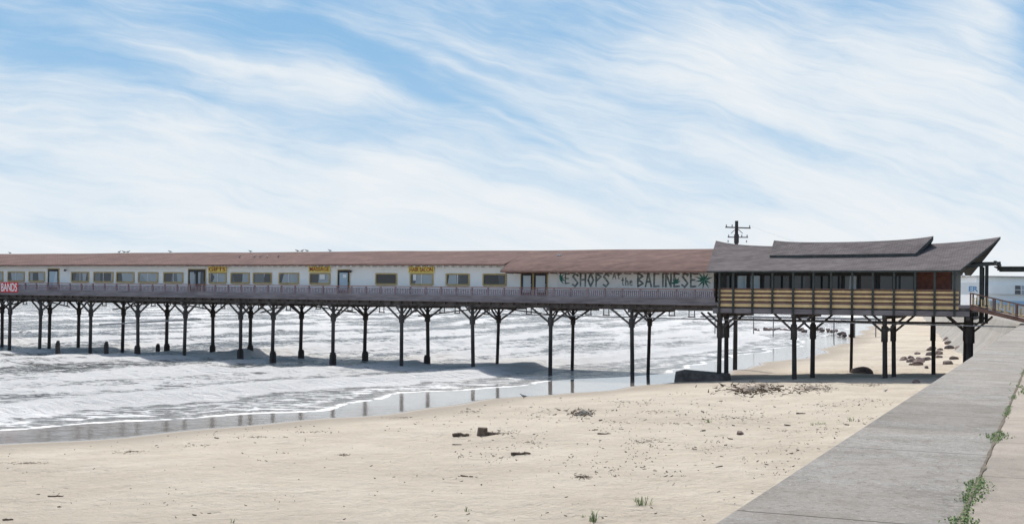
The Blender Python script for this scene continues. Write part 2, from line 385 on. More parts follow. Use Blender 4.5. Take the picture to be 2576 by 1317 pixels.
w1=noise_n(n,l,coords(n,l,(.6,1.6,1),sr),1.1,7,.68,.4)
w2=noise_n(n,l,coords(n,l,(1,1.6,1),sr+.4),5,4,.62)
hh=mth(n,l,'ADD',mth(n,l,'MULTIPLY',w1,1.0),mth(n,l,'MULTIPLY',w2,.34)); hh=mth(n,l,'ADD',hh,mth(n,l,'MULTIPLY',foam,.12))
sa_=n.new('ShaderNodeAttribute'); sa_.attribute_name='calm'
hh=mth(n,l,'MULTIPLY',hh,mth(n,l,'MULTIPLY_ADD',sa_.outputs['Fac'],-.9,1.0))
bm_=bump_n(n,l,b,hh,1.0,1.1)
crests=[(17.5,.48,1.35),(26,.18,.5),(35,.36,1.0),(44,.2,.5),(53,.62,1.4),(64,.3,.6),(76,.5,1.15),(88,.3,.6),(101,.5,1.2)]+[(118+17*i,.45,.9) for i in range(22)]
def zs(x,y):
    d,t=shore(x,y)
    zbch=beach_z(x,y,d)
    de=7.5+1.8*np.sin(t*.09+.5)+.8*np.sin(t*.23)+.35*np.sin(t*.61+2)
    q=d-de
    z=-.02+.45*(1-np.exp(-np.maximum(d-10,0)/60.)); foam=np.full(x.shape,.0)
    for i,(c,a,fo) in enumerate(crests):
        cw=c+ (c**.5)*.45*np.sin(t*.045+i*1.9)+1.2*np.sin(t*.13+i*2.7)+.5*np.sin(t*.37+i)+1.2*(vnoise(t*.8,np.full(x.shape,i*9.1),8)-.5)
        am=np.clip(.1+1.5*vnoise(t*.035+i*7.3,np.full(x.shape,i*3.1),5),.05,1.15)*np.clip(.6+.9*vnoise(t*.16,np.full(x.shape,i*5.7),15),.35,1.2)
        if i==0: am=np.clip(am+.4,0,1.1)
        k=d-cw; pr=np.where(k<0,np.exp(-(k/1.2)**2),np.exp(-(k/4.0)**2))
        z=z+a*am*pr
        foam=foam+fo*am*(.40*np.exp(-((k+.7)/1.5)**2)+.16*np.exp(-((k-2.5)/3.5)**2)*(k>-1)+.08*np.exp(-((k+4)/3.0)**2))-.10*fo*am*np.exp(-((k+3.0)/1.1)**2)
    z=z+np.clip((d-10)/25,0,1)*(.30*(fbm(x*.25,y*.25,21,3)-.45)+.32*(fbm(x*.9+y*.3,y*.9-x*.3,33,2)-.37))
    base=np.where(d<70,.03,.0)+.07*np.exp(-((d-28)/18)**2)
    foam=foam+base-.05
    kk=np.clip(q/6,0,1); kk=kk*kk*(3-2*kk)
    z=(zbch+.018*q)*(1-kk)+z*kk
    jag=vnoise(t*.9,q*.5,41)
    foam=foam*kk+(1-kk)*(-.14)+(.25+.5*jag)*np.exp(-((q-.3)/.3)**2)+.3*jag*np.exp(-((q-2.8)/.8)**2)
    far=np.clip((d-200)/300,0,1); foam=foam*(1-far)+far*(-.02)
    return z,{'foam':foam,'calm':1-np.clip(q/9,0,1)},q
o=gridmesh("sea",axis(-6000,-75,75,5000,.45,1.035),axis(-200,40,190,9000,.45,1.03),zs,mw,keep=lambda q:q>-3)
o["kind"]="structure"; o["label"]="gray gulf surf with foamy breaking waves"

# ------------------------------------------------------------------ seawall etc
SW=[(-40,-84.3),(-2.45,0),(5,16.7),(12,32.4),(22,54.9),(34,81.8),(42.1,100),(51.4,125),(69,181),(88.3,240),(322,950),(1000,3000)]
def offs(nrm):
    pts=[]
    for i,(x,y) in enumerate(SW):
        a=SW[max(i-1,0)]; c=SW[min(i+1,len(SW)-1)]; dx,dy=c[0]-a[0],c[1]-a[1]; L=math.hypot(dx,dy)
        pts.append((x+dy/L*nrm,y-dx/L*nrm))
    return pts
def strip(profile,mats):
    mb=MB(); rows=[[(x,y,z) for x,y in offs(nn)] for nn,z in profile]; mb.grid(rows); return mb
def concrete(name,c1,c2,spk,joint,jd=.5,stain=.45):
    m=bpy.data.materials.new(name); n,l,b=nt(m)
    g=n.new('ShaderNodeNewGeometry'); v=g.outputs['Position']
    a=noise_n(n,l,v,.9,10,.75); c=mixc(n,l,sstep(n,l,a,.36,.64),c2,c1)
    f=noise_n(n,l,v,20,6,.9); c=mixc(n,l,mth(n,l,'MULTIPLY',sstep(n,l,f,.54,.64),spk),c,(.66,.63,.58))
    f2=noise_n(n,l,v,14,7,.9,.3); c=mixc(n,l,mth(n,l,'MULTIPLY',sstep(n,l,f2,.52,.62),spk),c,(.11,.095,.085))
    st=noise_n(n,l,v,1.4,10,.82); c=mixc(n,l,mth(n,l,'MULTIPLY',sstep(n,l,st,.49,.63),stain),c,(.20,.18,.155))
    st2=noise_n(n,l,v,.22,6,.65); c=mixc(n,l,mth(n,l,'MULTIPLY',sstep(n,l,st2,.47,.58),stain*.7),c,(.30,.265,.225))
    mp=n.new('ShaderNodeMapping'); l.new(v,mp.inputs[0]); mp.inputs['Rotation'].default_value=(0,0,math.radians(24.01))
    s=n.new('ShaderNodeSeparateXYZ'); l.new(mp.outputs[0],s.inputs[0])
    dv=mth(n,l,'DIVIDE',s.outputs[1],joint)
    fl=mth(n,l,'FLOOR',mth(n,l,'ADD',dv,.5)); wnn=n.new('ShaderNodeTexWhiteNoise'); wnn.noise_dimensions='1D'; l.new(fl,wnn.inputs['W'])
    c=mixc(n,l,1.0,c,mixc(n,l,wnn.outputs['Value'],(.88,.88,.88),(1.06,1.05,1.04)),'MULTIPLY')
    yy=mth(n,l,'ADD',s.outputs[1],mth(n,l,'MULTIPLY',mth(n,l,'SUBTRACT',a,.5),.10))
    md=mth(n,l,'ABSOLUTE',mth(n,l,'SUBTRACT',mth(n,l,'FRACT',mth(n,l,'DIVIDE',yy,joint)),.5))
    j=sstep(n,l,md,.5-.024/joint,.5-.008/joint)
    c=mixc(n,l,mth(n,l,'MULTIPLY',j,jd),c,(.08,.07,.06))
    l.new(c,b.inputs['Base Color']); b.inputs['Roughness'].default_value=.95; b.inputs['Specular IOR Level'].default_value=.08
    bump_n(n,l,b,mth(n,l,'ADD',mth(n,l,'SUBTRACT',f,f2),mth(n,l,'MULTIPLY',st,1.5)),.9,.02)
    return m
m_sw=concrete("aggregate_concrete",(.37,.36,.335),(.275,.265,.24),.8,4.6,.8,.5)
m_side=concrete("pinkish_sidewalk_concrete",(.47,.42,.36),(.39,.35,.30),.25,3.0,.5,.25)
mb=strip([(-7,-1.5),(-3.2,1.0),(-1.6,2.6),(-.6,4.0),(-.1,5.25),(0,5.37),(.05,5.4),(1.64,5.4),(1.642,3.0)],None)
o=build(mb,"seawall",m_sw); o["label"]="weathered speckled gray concrete seawall beside the beach"; o["category"]="seawall"
mb=strip([(1.66,3.0),(1.66,5.415),(7.5,5.42),(7.51,4.0)],None); o=build(mb,"sidewalk",m_side,kind="structure")
m_as=M("asphalt",(.06,.06,.06),(.045,.045,.045),5,.9,.2)
m_in=M("inland_ground",(.22,.22,.13),(.14,.16,.08),.5,.9,.2)
mb=strip([(7.52,5.28),(22,5.28)],None); build(mb,"road",m_as,kind="structure")
mb=strip([(22.02,5.3),(1500,5.3)],None); build(mb,"terrain",m_in,kind="structure")

# ------------------------------------------------------------------ PIER
pier=thing("pier","long dark wooden pier on tall piles over surf","pier",P(0,0,-6.4))
SEND=102.0; SP0=S(1800)
mb=MB()
mb.pbox(SP0,SEND,.0,13.5,-.05,.22)
mb.pbox(SP0,SEND,-.12,0-.002,-.40,.27)
mb.pbox(SP0,SEND,-.20,-.122,-.36,-.22)
build(mb,"deck",m_deck,pier)
mb=MB()
for ww in (.25,3.5,7.0,10.5,13.0): mb.pbox(SP0,SEND,ww,ww+.28,-.85,-.052)
s=SP0
while s<SEND:
    mb.pbox(s,s+.12,.0,13.4,-.62 ,-.40+.3) ; s+=1.2
build(mb,"joist",m_brace,pier)
mb=MB(); top=1.04
mb.pbox(SP0,SEND,-.10,.06,top-.08,top,1); mb.pbox(SP0,SEND,-.05,.02,.30,.36,0); mb.pbox(SP0,SEND,-.045,.015,.80,.85,0)
s=SP0+.1; i=0
while s<SEND:
    ph=i%9
    if ph==0: mb.pbox(s,s+.13,-.09,.05,.27,top-.082,2)
    else:
        a,bb=(.362,.798)
        if ph in (2,6): mb.pbox(s,s+.22,-.04,.01,.52,.58,0)
        if ph in (4,): mb.pbox(s,s+.4,-.04,.01,.66,.71,0)
        mb.pbox(s,s+.10,-.03,.0,a,bb,0)
    s+=.185; i+=1
build(mb,"railing",[m_rail,m_railtop,m_rail],pier)
def pile(px,wv,base,r=.19,foot=False,brace=True,topz=-.85):
    s=S(px,wv,850); p0=P(s,wv,0); zb_=min(bz(p0.x,p0.y),0)-1.0
    jx,jy=random.uniform(-.16,.16),random.uniform(-.16,.16)
    mb=MB(); zt=EYE+topz
    zs_=EYE-2.0
    mb.cyl((p0.x+jx,p0.y+jy,zb_),(p0.x,p0.y,zs_),r*1.02,r*.95,10)
    mb.cyl((p0.x,p0.y,zs_-.02),(p0.x,p0.y,zt),r*.90,r*.8,10)
    if foot:
        zf=EYE+ray(px,base)[2]*p0.y
        for (za,zc,rr) in ((zb_,zf+.75,.34),(zf+.74,zf+.95,.27)):
            mb.cyl((p0.x,p0.y,za),(p0.x,p0.y,zc),rr*1.12,rr,4 if foot==1 else 8)
    if brace:
        mb.cyl((p0.x,p0.y,zs_-.45),(p0.x,p0.y,zs_+.35),r*1.45,r*1.4,8)
    build(mb,"piling",m_pile,pier)
    if brace:
        zz=-2.0-random.uniform(0,.3); mb=MB()
        for sgn in (-1,1):
            L=random.uniform(1.6,2.3)
            mb.beam(P(s,wv,zz-.1),P(s+sgn*L,wv,-.8),.12,.16)
            mb.beam(P(s,wv,zz+.5),P(s+sgn*.8,wv,-.75),.1,.12)
        if wv<5: mb.beam(P(s,wv+.1,zz),P(s,wv+2.2,-.8),.12,.16)
        else: mb.beam(P(s,wv-.1,zz),P(s,wv-2.2,-.8),.12,.16)
        build(mb,"brace",m_brace,pier)
front=[(-60,872,1),(25,870,0),(102,882,0),(228,880,0),(346,890,1),(466,897,0),(605,900,1),(687,906,1),(838,910,1),(1010,920,0),(1188,927,0),(1385,940,0),(1589,965,0)]
back=[(5,866,0),(125,878,0),(198,878,0),(310,878,0),(420,884,1),(535,888,2),(630,888,1),(758,900,1),(919,905,1),(1075,915,2),(1254,921,0),(1441,930,0),(1634,948,0)]
for x,y,f_ in front: pile(x,.6,y,foot=f_)
for x,y,f_ in back: pile(x,8.0,y,foot=f_,r=.17 if x>1100 else .2)
for x,y,f_ in front:
    mb=MB(); s=S(x,.6,850); mb.pbox(s-.16,s+.16,-.1,13.2,-1.12,-.852); build(mb,"cap_beam",m_brace,pier)
for px in (62,165,262,385,505,560,655,725,800,880,960,1040,1112,1150,1225,1330,1480,1525,1690,1740):
    ww=random.choice((.9,3,5)); s=S(px,ww,780); h=random.uniform(-1.55,-1.3); mb=MB(); a=.28
    mb.pbox(s-a,s-a+.07,ww,ww+.07,h-.02,-.852); mb.pbox(s+a-.07,s+a,ww,ww+.07,h-.02,-.852); mb.pbox(s-a-.05,s+a+.05,ww-.02,ww+.09,h-.1,h)
    build(mb,"hanger",m_brace,pier)
mb=MB(); mb.cyl(P(S(1500,1.2),1.2,-1.55),P(S(1265,1.2),1.2,-1.5),.05,.05,6); mb.cyl(P(S(1500,1.2),1.2,-1.55),P(-24.0,1.2,-1.78),.055,.055,6)
build(mb,"pipe",m_metal,pier)
mb=MB(); mb.beam(P(S(250,3,815),3,Z(250,816,3)),P(S(505,3,800),3,Z(505,802,3)),.1,.16); build(mb,"loose_plank",m_metal,pier)
for k in range(0,len(front)-1,1):
    s0=S(front[k][0],.6,850); s1=S(front[k+1][0],.6,850)
    if k%3==0: mb=MB(); mb.beam(P(s0,4,-1.9),P(s1,4,-.9),.09,.12); build(mb,"cross_brace",m_brace,pier)
    elif k%3==1: mb=MB(); mb.beam(P(s0,5,-.9),P(s1,5,-1.7),.09,.12); build(mb,"cross_brace",m_brace,pier)

# ------------------------------------------------------------------ SHOP BUILDING
shop=thing("shop_building","long single-storey white shop building with red-brown shingle roof on pier","building",P(40,6,.22))
WB=2.0; SR=S(1795,WB); SB=S(1268,WB)
mb=MB(); mb.pbox(SR,SEND-1,WB,12.5,.221,3.15)
build(mb,"wall",m_wall,shop)
def rz(s,w_):
    return 0.02*math.sin(s*.21)+.012*math.sin(s*.53+w_)
def Pn(s,w_,z):
    v=P(s,w_,z); v.z=EYE+z; return v
def slab(mb,rows,t=.14,mat=0):
    dn=Vector((0,0,-t)); low=[[p+dn for p in r] for r in rows]
    mb.grid(rows,mat); mb.grid(low,1)
    mb.grid([rows[0],low[0]],1); mb.grid([rows[-1],low[-1]],1)
    for c_ in (0,-1): mb.grid([[r[c_] for r in rows],[r[c_] for r in low]],1)
ss=np.linspace(S(1268,1.1),SEND,48)
mb=MB(); slab(mb,[[Pn(s,1.1,3.30+.5*rz(s,0)) for s in ss],[Pn(s,7.6,4.85+rz(s,1)) for s in ss],[Pn(s,14,3.3) for s in ss]])
build(mb,"roof",[m_roof_r,m_brown],shop)
mb=MB(); s2=np.linspace(S(1797,.2),ss[0]-.01,24)
slab(mb,[[Pn(s,.15,2.62+.3*rz(s,0)) for s in s2],[Pn(s,1.3,3.18) for s in s2],[Pn(s,2.6,3.62) for s in s2],[Pn(s,7.6,4.85+rz(s,1)) for s in s2],[Pn(s,14,3.3) for s in s2]])
build(mb,"roof",[m_roof_r,m_brown],shop)
mb=MB()
s=SB+.5
while s<SEND-1: mb.pbox(s,s+.09,1.2,1.99,2.95,3.06); s+=.8
build(mb,"rafter",m_white,shop)
mb=MB(); s=SB-1
while s>SR+.5: mb.pbox(s,s+.1,.3,1.98,2.34,2.44); s-=.9
build(mb,"rafter",m_brown,shop)
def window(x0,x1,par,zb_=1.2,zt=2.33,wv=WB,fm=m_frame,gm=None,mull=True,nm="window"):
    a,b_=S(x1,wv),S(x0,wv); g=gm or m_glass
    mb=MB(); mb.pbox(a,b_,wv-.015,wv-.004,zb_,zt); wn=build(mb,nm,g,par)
    mb=MB(); t=.11
    mb.pbox(a-t*.2,a+t,wv-.09,wv-.016,zb_,zt); mb.pbox(b_-t,b_+t*.2,wv-.09,wv-.016,zb_,zt)
    mb.pbox(a+t,b_-t,wv-.09,wv-.016,zt-t,zt+.02); mb.pbox(a+t,b_-t,wv-.12,wv-.016,zb_-.05,zb_+t)
    if mull:
        c_=(a+b_)/2; mb.pbox(c_-.03,c_+.03,wv-.06,wv-.017,zb_+t,zt-t,1)
    f_=build(mb,"frame",[fm,m_white],wn); return wn
for x0,x1 in [(-40,8),(20,62),(73,113),(180,224),(236,285),(293,338),(348,398),(412,461),(526,570),(581,628),(637,684),(702,752),(779,831),(945,999),(1032,1090),(1122,1181),(1215,1274)]:
    window(x0,x1,shop,mull=(x0%2==0),gm=m_glass if x0 not in (945,1215) else m_glassd)
def door(x0,x1,par,leaves=1,zt=2.62,wv=WB,white=False):
    a,b_=S(x1,wv),S(x0,wv)
    mb=MB(); mb.pbox(a,b_,wv-.06,wv-.004,.222,zt); d=build(mb,"door",m_black,par)
    L=(b_-a)/leaves
    for i in range(leaves):
        mb=MB(); mb.pbox(a+i*L+.18,a+(i+1)*L-.18,wv-.075,wv-.062,.6,zt-.25); build(mb,"glass_pane",m_glass if leaves>1 else m_glassb,d)
    for i in range(leaves):
        mb=MB(); mb.pbox(a+i*L+.08,a+i*L+.12,wv-.12,wv-.062,1.15,1.4); build(mb,"handle",m_metal,d)
    mb=MB(); mb.pbox(a-.08,a-.005,wv-.09,wv-.004,.222,zt+.08); mb.pbox(b_+.005,b_+.08,wv-.09,wv-.004,.222,zt+.08); mb.pbox(a-.005,b_+.005,wv-.09,wv-.004,zt+.005,zt+.08)
    build(mb,"frame",m_frame,d)
door(122,148,shop); door(475,517,shop,2); door(851,879,shop)
door(1312,1340,shop,1,2.42); door(1344,1376,shop,1,2.42)
for px,py in ((1407,643),(1628,647)):
    w_=5.0; s=S(px,w_,py); z=Z(px,py+6,w_); mb=MB()
    mb.cyl(P(s,w_,z-.2),P(s,w_,z+.28),.06,.06,8); mb.pbox(s-.22,s+.22,w_-.12,w_+.12,z+.26,z+.34); build(mb,"vent",m_white,shop)
for px in (885,168,1298):
    s=S(px,WB); mb=MB(); mb.cyl(P(s,WB-.005,2.55),P(s,WB-.3,2.5),.04,.04,8); mb.cyl(P(s,WB-.3,2.6),P(s,WB-.34,2.4),.09,.14,10); build(mb,"lamp",m_black,shop)
XD=Vector((-UX,-UY,0))
def sign(x0,x1,y0,y1,txt,lab,mat=m_signy,lm=m_letr,wv=WB,th=.08,tw=.90,hh=.66):
    a,b_=S(x1,wv),S(x0,wv); zt,zb_=Z((x0+x1)/2,y0,wv),Z((x0+x1)/2,y1,wv)
    e=thing("sign",lab,"sign",P((a+b_)/2,wv-th,zb_))
    mb=MB(); mb.pbox(a,b_,wv-th-.004,wv-.095 if th>.1 else wv-.004,zb_,zt); build(mb,"board",mat,e)
    text(txt,"lettering",lm,P((a+b_)/2,wv-th-.02,(zb_+zt)/2),(b_-a)*tw,(zt-zb_)*hh,e,bold=.012)
sign(525,571,670,684,"GIFTS","small yellow shop sign with red GIFTS lettering above window",th=.14)
sign(778,832,669,684,"MASSAGE","yellow sign with red MASSAGE lettering above shop window",th=.14)
sign(1029,1093,670,686,"HAIR SALON","yellow sign with dark red HAIR SALON lettering above window",th=.14)
sign(2,46,709,735,"BANDS","red banner with bold white BANDS lettering hung on pier railing",m_red,m_letw,-.13,.03,.9,.8)
for x0,x1,y0,y1 in ((805,818,690,702),(1040,1048,690,705),(863,872,690,698)):
    a,b_=S(x1,WB),S(x0,WB); mb=MB(); mb.pbox(a,b_,WB-.085,WB-.08,Z(x0,y1,WB),Z(x0,y0,WB)); build(mb,"notice",m_white,shop)
WM=WB
e=thing("sign","hand-painted SHOPS AT THE BALINESE mural with green palm leaves","sign",P(S(1600,WM),WM-.05,1.0))
mb=MB(); mb.pbox(S(1785,WM),S(1402,WM),WM-.04,WM-.004,.9,2.50); build(mb,"board",m_white,e)
GL={'S':[[(.95,.82),(.5,1),(.1,.78),(.9,.28),(.5,0),(.02,.16)]],'H':[[(.1,1),(.1,0)],[(.9,1.02),(.88,0)],[(.05,.5),(.95,.56)]],
'O':[[(.5,1),(.08,.5),(.5,0)],[(.5,1),(.94,.5),(.5,0)]],'P':[[(.15,1),(.12,0)],[(.1,1),(.92,.8),(.15,.42)]],
'B':[[(.12,1),(.12,0)],[(.1,1),(.85,.78),(.15,.53)],[(.15,.53),(.95,.25),(.1,0)]],'A':[[(.5,1.02),(.05,0)],[(.5,1.02),(.95,0)],[(.2,.36),(.85,.38)]],
'L':[[(.15,1),(.12,0)],[(.05,.02),(.9,.05)]],'I':[[(.5,1),(.5,0)]],'N':[[(.1,0),(.12,1)],[(.1,1),(.9,0)],[(.88,0),(.9,1)]],
'E':[[(.12,1),(.12,0)],[(.08,1),(.9,.95)],[(.1,.52),(.75,.52)],[(.05,.02),(.92,.06)]],
't':[[(.5,1),(.45,.1),(.8,.02)],[(.1,.65),(.9,.68)]],'h':[[(.15,1),(.15,0)],[(.15,.45),(.6,.6),(.85,.4),(.85,0)]],
'e':[[(.1,.35),(.85,.38),(.6,.62),(.2,.5),(.15,.15),(.5,0),(.9,.1)]]}
def letters(txt,x0,x1,y0,y1,th=.13,mat=0):
    mb=MB(); sL,sR=S(x0,WM),S(x1,WM); z0=Z((x0+x1)/2,y1,WM); z1=Z((x0+x1)/2,y0,WM)
    W=[.45 if c=='I' else 1 for c in txt]; tot=sum(W); acc=0; k=0
    for c,wd in zip(txt,W):
        a=acc/tot; bw=wd/tot*.80; acc+=wd
        for st in GL[c]:
            for (p,q) in zip(st[:-1],st[1:]):
                def pt(pp): 
                    f_=a+bw*pp[0]; return (sL+(sR-sL)*f_, z0+(z1-z0)*pp[1])
                A=pt(p);B=pt(q); dx,dz=B[0]-A[0],B[1]-A[1]; L=math.hypot(dx,dz) or 1; nx,nz=-dz/L,dx/L
                t0=th*.72;t1=th*.48; ex=dx/L*th*.25; ez=dz/L*th*.25
                w_=WM-.05-.002*(k%7); k+=1
                mb.add([P(A[0]-ex+nx*t0,w_,A[1]-ez+nz*t0),P(B[0]+ex+nx*t1,w_,B[1]+ez+nz*t1),P(B[0]+ex-nx*t1,w_,B[1]+ez-nz*t1),P(A[0]-ex-nx*t0,w_,A[1]-ez-nz*t0)],[(0,1,2,3)],mat)
    build(mb,"lettering",m_letd,e)
letters("E",1421,1437,688,713,.10); letters("SHOPS",1440,1537,688,720,.14)
letters("At",1541,1563,686,701,.07); letters("the",1563,1594,698,717,.08); letters("BALINESE",1603,1757,687,721,.14)
def leaf(px,py,R,angs):
    mb=MB(); s0=S(px,WM); z0=Z(px,py,WM)
    for i,a in enumerate(angs):
        a=math.radians(a); L=R*random.uniform(.75,1.1); w_=WM-.066-.002*(i%6); wd=.085
        tip=(s0-math.cos(a)*L,z0+math.sin(a)*L); mid=(s0-math.cos(a)*L*.35,z0+math.sin(a)*L*.35); nx,nz=math.sin(a)*wd,math.cos(a)*wd
        mb.add([P(s0,w_,z0),P(mid[0]+nx,w_,mid[1]+nz),P(tip[0],w_,tip[1]),P(mid[0]-nx,w_,mid[1]-nz)],[(0,1,2,3)])
    build(mb,"leaf",m_leaf,e)
leaf(1408,700,.75,(75,40,10,-20,-50)); leaf(1772,704,.85,(20,60,95,130,160,190,225,260,300,335)); leaf(1700,713,.7,(60,90,125,30,170))

# ------------------------------------------------------------------ PAVILION
pav=thing("pavilion","pavilion with upturned gray shingle roofs and yellow slatted balcony on piles","building",P(-10,4,-6))
sa,sb=S(2440,0),S(1795,0)
mb=MB(); mb.pbox(sa,sb,-.1,12.8,-.35,-.1); mb.pbox(sa,sb,-.2,-.102,-1.0,-.6); build(mb,"floor",m_deck,pav)
mb=MB()
for ww in (-.05,3,6,9,12): mb.pbox(sa,sb,ww,ww+.3,-1.05,-.352)
s=sa
while s<sb: mb.pbox(s,s+.12,.3,12.7,-.7,-.353); s+=1.0
build(mb,"joist",m_brace,pav)
WP=1.7
mb=MB(); mb.pbox(S(2395,WP),sb,WP,11.5,-.099,2.75); build(mb,"wall",m_dark,pav)
mb=MB(); mb.pbox(S(2392,WP),S(2307,WP),WP-.05,WP-.004,-.098,2.7); build(mb,"brick_panel",m_brick,pav)
gx=[1822,1850,1883,1917,1942,1990,2043,2088,2120,2160,2205,2250,2303]
for i,(x0,x1) in enumerate(zip(gx[:-1],gx[1:])):
    g=m_glassd
    if i in (1,2): g=m_glassb
    if i in (8,10): g=m_glass
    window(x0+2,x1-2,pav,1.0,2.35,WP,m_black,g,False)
px_=[1812,1847,1895,1945,1997,2048,2092,2145,2197,2250,2303,2352,2402]
for x in px_:
    s=S(x,.05); mb=MB(); mb.pbox(s-.08,s+.08,-.32,-.16,-1.0,2.62); mb.pbox(s-.13,s+.13,-.17,.35,2.3,2.42); build(mb,"post",m_dark,pav)
mb=MB()
x0,x1=S(2412,-.1),S(1806,-.1)
mb.pbox(x0,x1,-.22,.02,1.04,1.13,1)
for z0,z1,mt in ((.80,.98,0),(.64,.76,1),(.44,.61,0),(.28,.40,1),(.06,.24,0),(-.14,-.0,1),(-.45,-.20,0)):
    mb.pbox(x0,x1,-.12,-.05,z0,z1,mt)
s=x0
while s<x1: mb.pbox(s,s+.07,-.048,.0,-.5,1.04,1); s+=.9
build(mb,"balcony_railing",[m_yel,m_brown],pav)
def Z_e(z,tau): return z+.08*tau if z<3 else z+.12*tau
def curve_roof(e0,e1,r0,r1,we,wr,ze,zr,tl,tr,N=30,sag=.12,wb=None,zend=None,t=.14,L1=1.8,L2=2.6):
    mb=MB(); se0,se1=S(e0,we,ze),S(e1,we,ze); sr0,sr1=S(r0,wr,600),S(r1,wr,600)
    rows=[]
    wb=2*wr-we if wb is None else wb
    for j in range(-6,7):
        q=1-abs(j)/6; row=[]
        wv=(we+(wr-we)*q) if j<=0 else (wr+(wb-wr)*(1-q))
        for i in range(N+1):
            tau=i/N; s=(se0+(se1-se0)*tau)*(1-q)+(sr0+(sr1-sr0)*tau)*q
            Lr=abs(sr1-sr0); rid=zr+tl*math.exp(-tau*Lr/L1)+tr*math.exp(-(1-tau)*Lr/L2)
            z=Z_e(ze,tau)*(1-q)+rid*q-sag*math.sin(math.pi*q)
            row.append(Pn(s,wv,z))
        rows.append(row)
    dn=Vector((0,0,-t))
    mb.grid(rows,0); mb.grid([[p+dn for p in r] for r in rows],1)
    mb.grid([rows[0],[p+dn for p in rows[0]]],1); mb.grid([rows[-1],[p+dn for p in rows[-1]]],1)
    for c_,mt in ((0,2),(-1,1)): mb.grid([[r[c_] for r in rows],[r[c_]+dn*1.3 for r in rows]],mt)
    return mb,rows
mb,rows=curve_roof(1785,2422,1801,2517,-.5,6.2,2.60,4.93,.62,.72,sag=.03,L1=2.4,L2=4.0)
build(mb,"roof",[m_roof_g,m_dark,m_tan],pav)
mb,rows2_=curve_roof(1943,2310,1947,2348,3.1,5.6,4.06,5.26,.24,.48,sag=.02,L1=1.6,L2=2.8,t=.26)
build(mb,"upper_roof",[m_roof_g,m_dark,m_dark],pav)
mb=MB(); mb.pbox(S(2300,3.3),S(1952,3.3),3.4,7.8,3.2,4.0); build(mb,"clerestory",m_dark,pav)
mb=MB(); 
for s in (S(2395,WP),): mb.add([P(s,1.7,2.75),P(s,11.5,2.75),P(s,6.2,4.7)],[(0,1,2)])
build(mb,"gable",m_dark,pav)
mb=MB(); s=S(1797,1.7); mb.add([P(s,.4,2.6),P(s,12,2.6),P(s,6.2,4.8)],[(0,1,2)]); build(mb,"gable",m_tan,pav)
mb=MB(); mb.beam(Pn(S(2420,2),2,3.0),Pn(S(2516,3),3,3.35),.2,.25); mb.beam(Pn(S(2400,6),6,3.35),Pn(S(2516,6),6,3.4),.25,.3); mb.beam(Pn(S(2505,3),1,3.35),Pn(S(2505,3),11,3.35),.2,.25)
build(mb,"beam",m_dark,pav)
for x,w_ in ((2468,3.0),(2482,4.0),(2472,9)):
    s=S(x,w_); mb=MB(); mb.pbox(s-.13,s+.13,w_-.13,w_+.13,-1.6,3.2); build(mb,"post",m_dark,pav)
s=S(2424,-.2); mb=MB(); mb.cyl(P(s,-.3,2.45),P(s,-.45,2.2),.06,.16,10); build(mb,"lamp",m_white,pav)
for x,w_,y_,r_ in ((1811,.4,940,.2),(1827,2.2,938,.2),(1997,.4,943,.2),(2045,4,935,.2),(2225,.4,937,.2),(2247,3.0,935,.18),(2347,7,905,.17),(2440,2.5,885,.28),(2143,11,872,.14),(2430,9,880,.2)):
    s=S(x,w_,850); p0=P(s,w_,0); zb_=bz(p0.x,p0.y)-.8; mb=MB()
    mb.cyl((p0.x+random.uniform(-.1,.1),p0.y,zb_),(p0.x,p0.y,EYE-1.05),r_*1.05,r_*.9,10)
    mb.cyl((p0.x,p0.y,EYE-3.2),(p0.x,p0.y,EYE-1.9),r_*1.4,r_*1.35,8)
    build(mb,"piling",m_pile,pav)
    if r_>.17:
        mb=MB()
        for sg in (-1,1):
            mb.beam(P(s,w_,-2.5),P(s+sg*1.7,w_,-1.0),.12,.17)
            mb.beam(P(s,w_,-2.2),P(s+sg*.2,w_+sg*1.8,-1.0),.12,.15)
        build(mb,"brace",m_brace,pav)
for x in (1811,1997,2225,2435):
    mb=MB(); s=S(x,.4,850); mb.pbox(s-.15,s+.15,-.1,12.6,-1.32,-1.052); build(mb,"cap_beam",m_brace,pav)
for ww in (6,9):
    mb=MB(); mb.pbox(sa,sb,ww,ww+.2,-1.75,-1.6); build(mb,"cross_beam",m_brace,pav)

# ------------------------------------------------------------------ ramp
rp=thing("ramp","sloping wooden ramp with yellow fretwork railings joining pavilion to seawall","ramp",P(-22,2,-1.6))
r0,r1=sa,-26.2
z0_,z1_=-.15,-1.5
def rzz(s): return z0_+(z1_-z0_)*(s-r0)/(r1-r0)
def rbox(mb,s0,s1,w0,w1,h0,h1,mat=0):
    mb.hexa([P(s0,w0,rzz(s0)+h0),P(s1,w0,rzz(s1)+h0),P(s1,w1,rzz(s1)+h0),P(s0,w1,rzz(s0)+h0),P(s0,w0,rzz(s0)+h1),P(s1,w0,rzz(s1)+h1),P(s1,w1,rzz(s1)+h1),P(s0,w1,rzz(s0)+h1)],mat)
mb=MB(); rbox(mb,r0,r1,0,3.2,-.3,0); build(mb,"ramp_deck",m_brown,rp)
for ww in (-.05,3.2):
    mb=MB(); rbox(mb,r0,r1,ww-.08,ww+.06,.98,1.07,0); rbox(mb,r0,r1,ww-.04,ww+.02,.08,.14,0)
    s=r0; i=0
    while s>r1+.2:
        if i%6==0: rbox(mb,s,s-.12,ww-.06,ww+.04,-.1,.98,0)
        elif i%2==1:
            rbox(mb,s,s-.08,ww-.03,ww+.01,.14,.75,1); rbox(mb,s-.08,s-.34,ww-.03,ww+.01,.14,.22,1)
        else: rbox(mb,s,s-.08,ww-.03,ww+.01,.35,.98,1)
        s-=.28; i+=1
    build(mb,"railing",[m_brown,m_yel],rp)
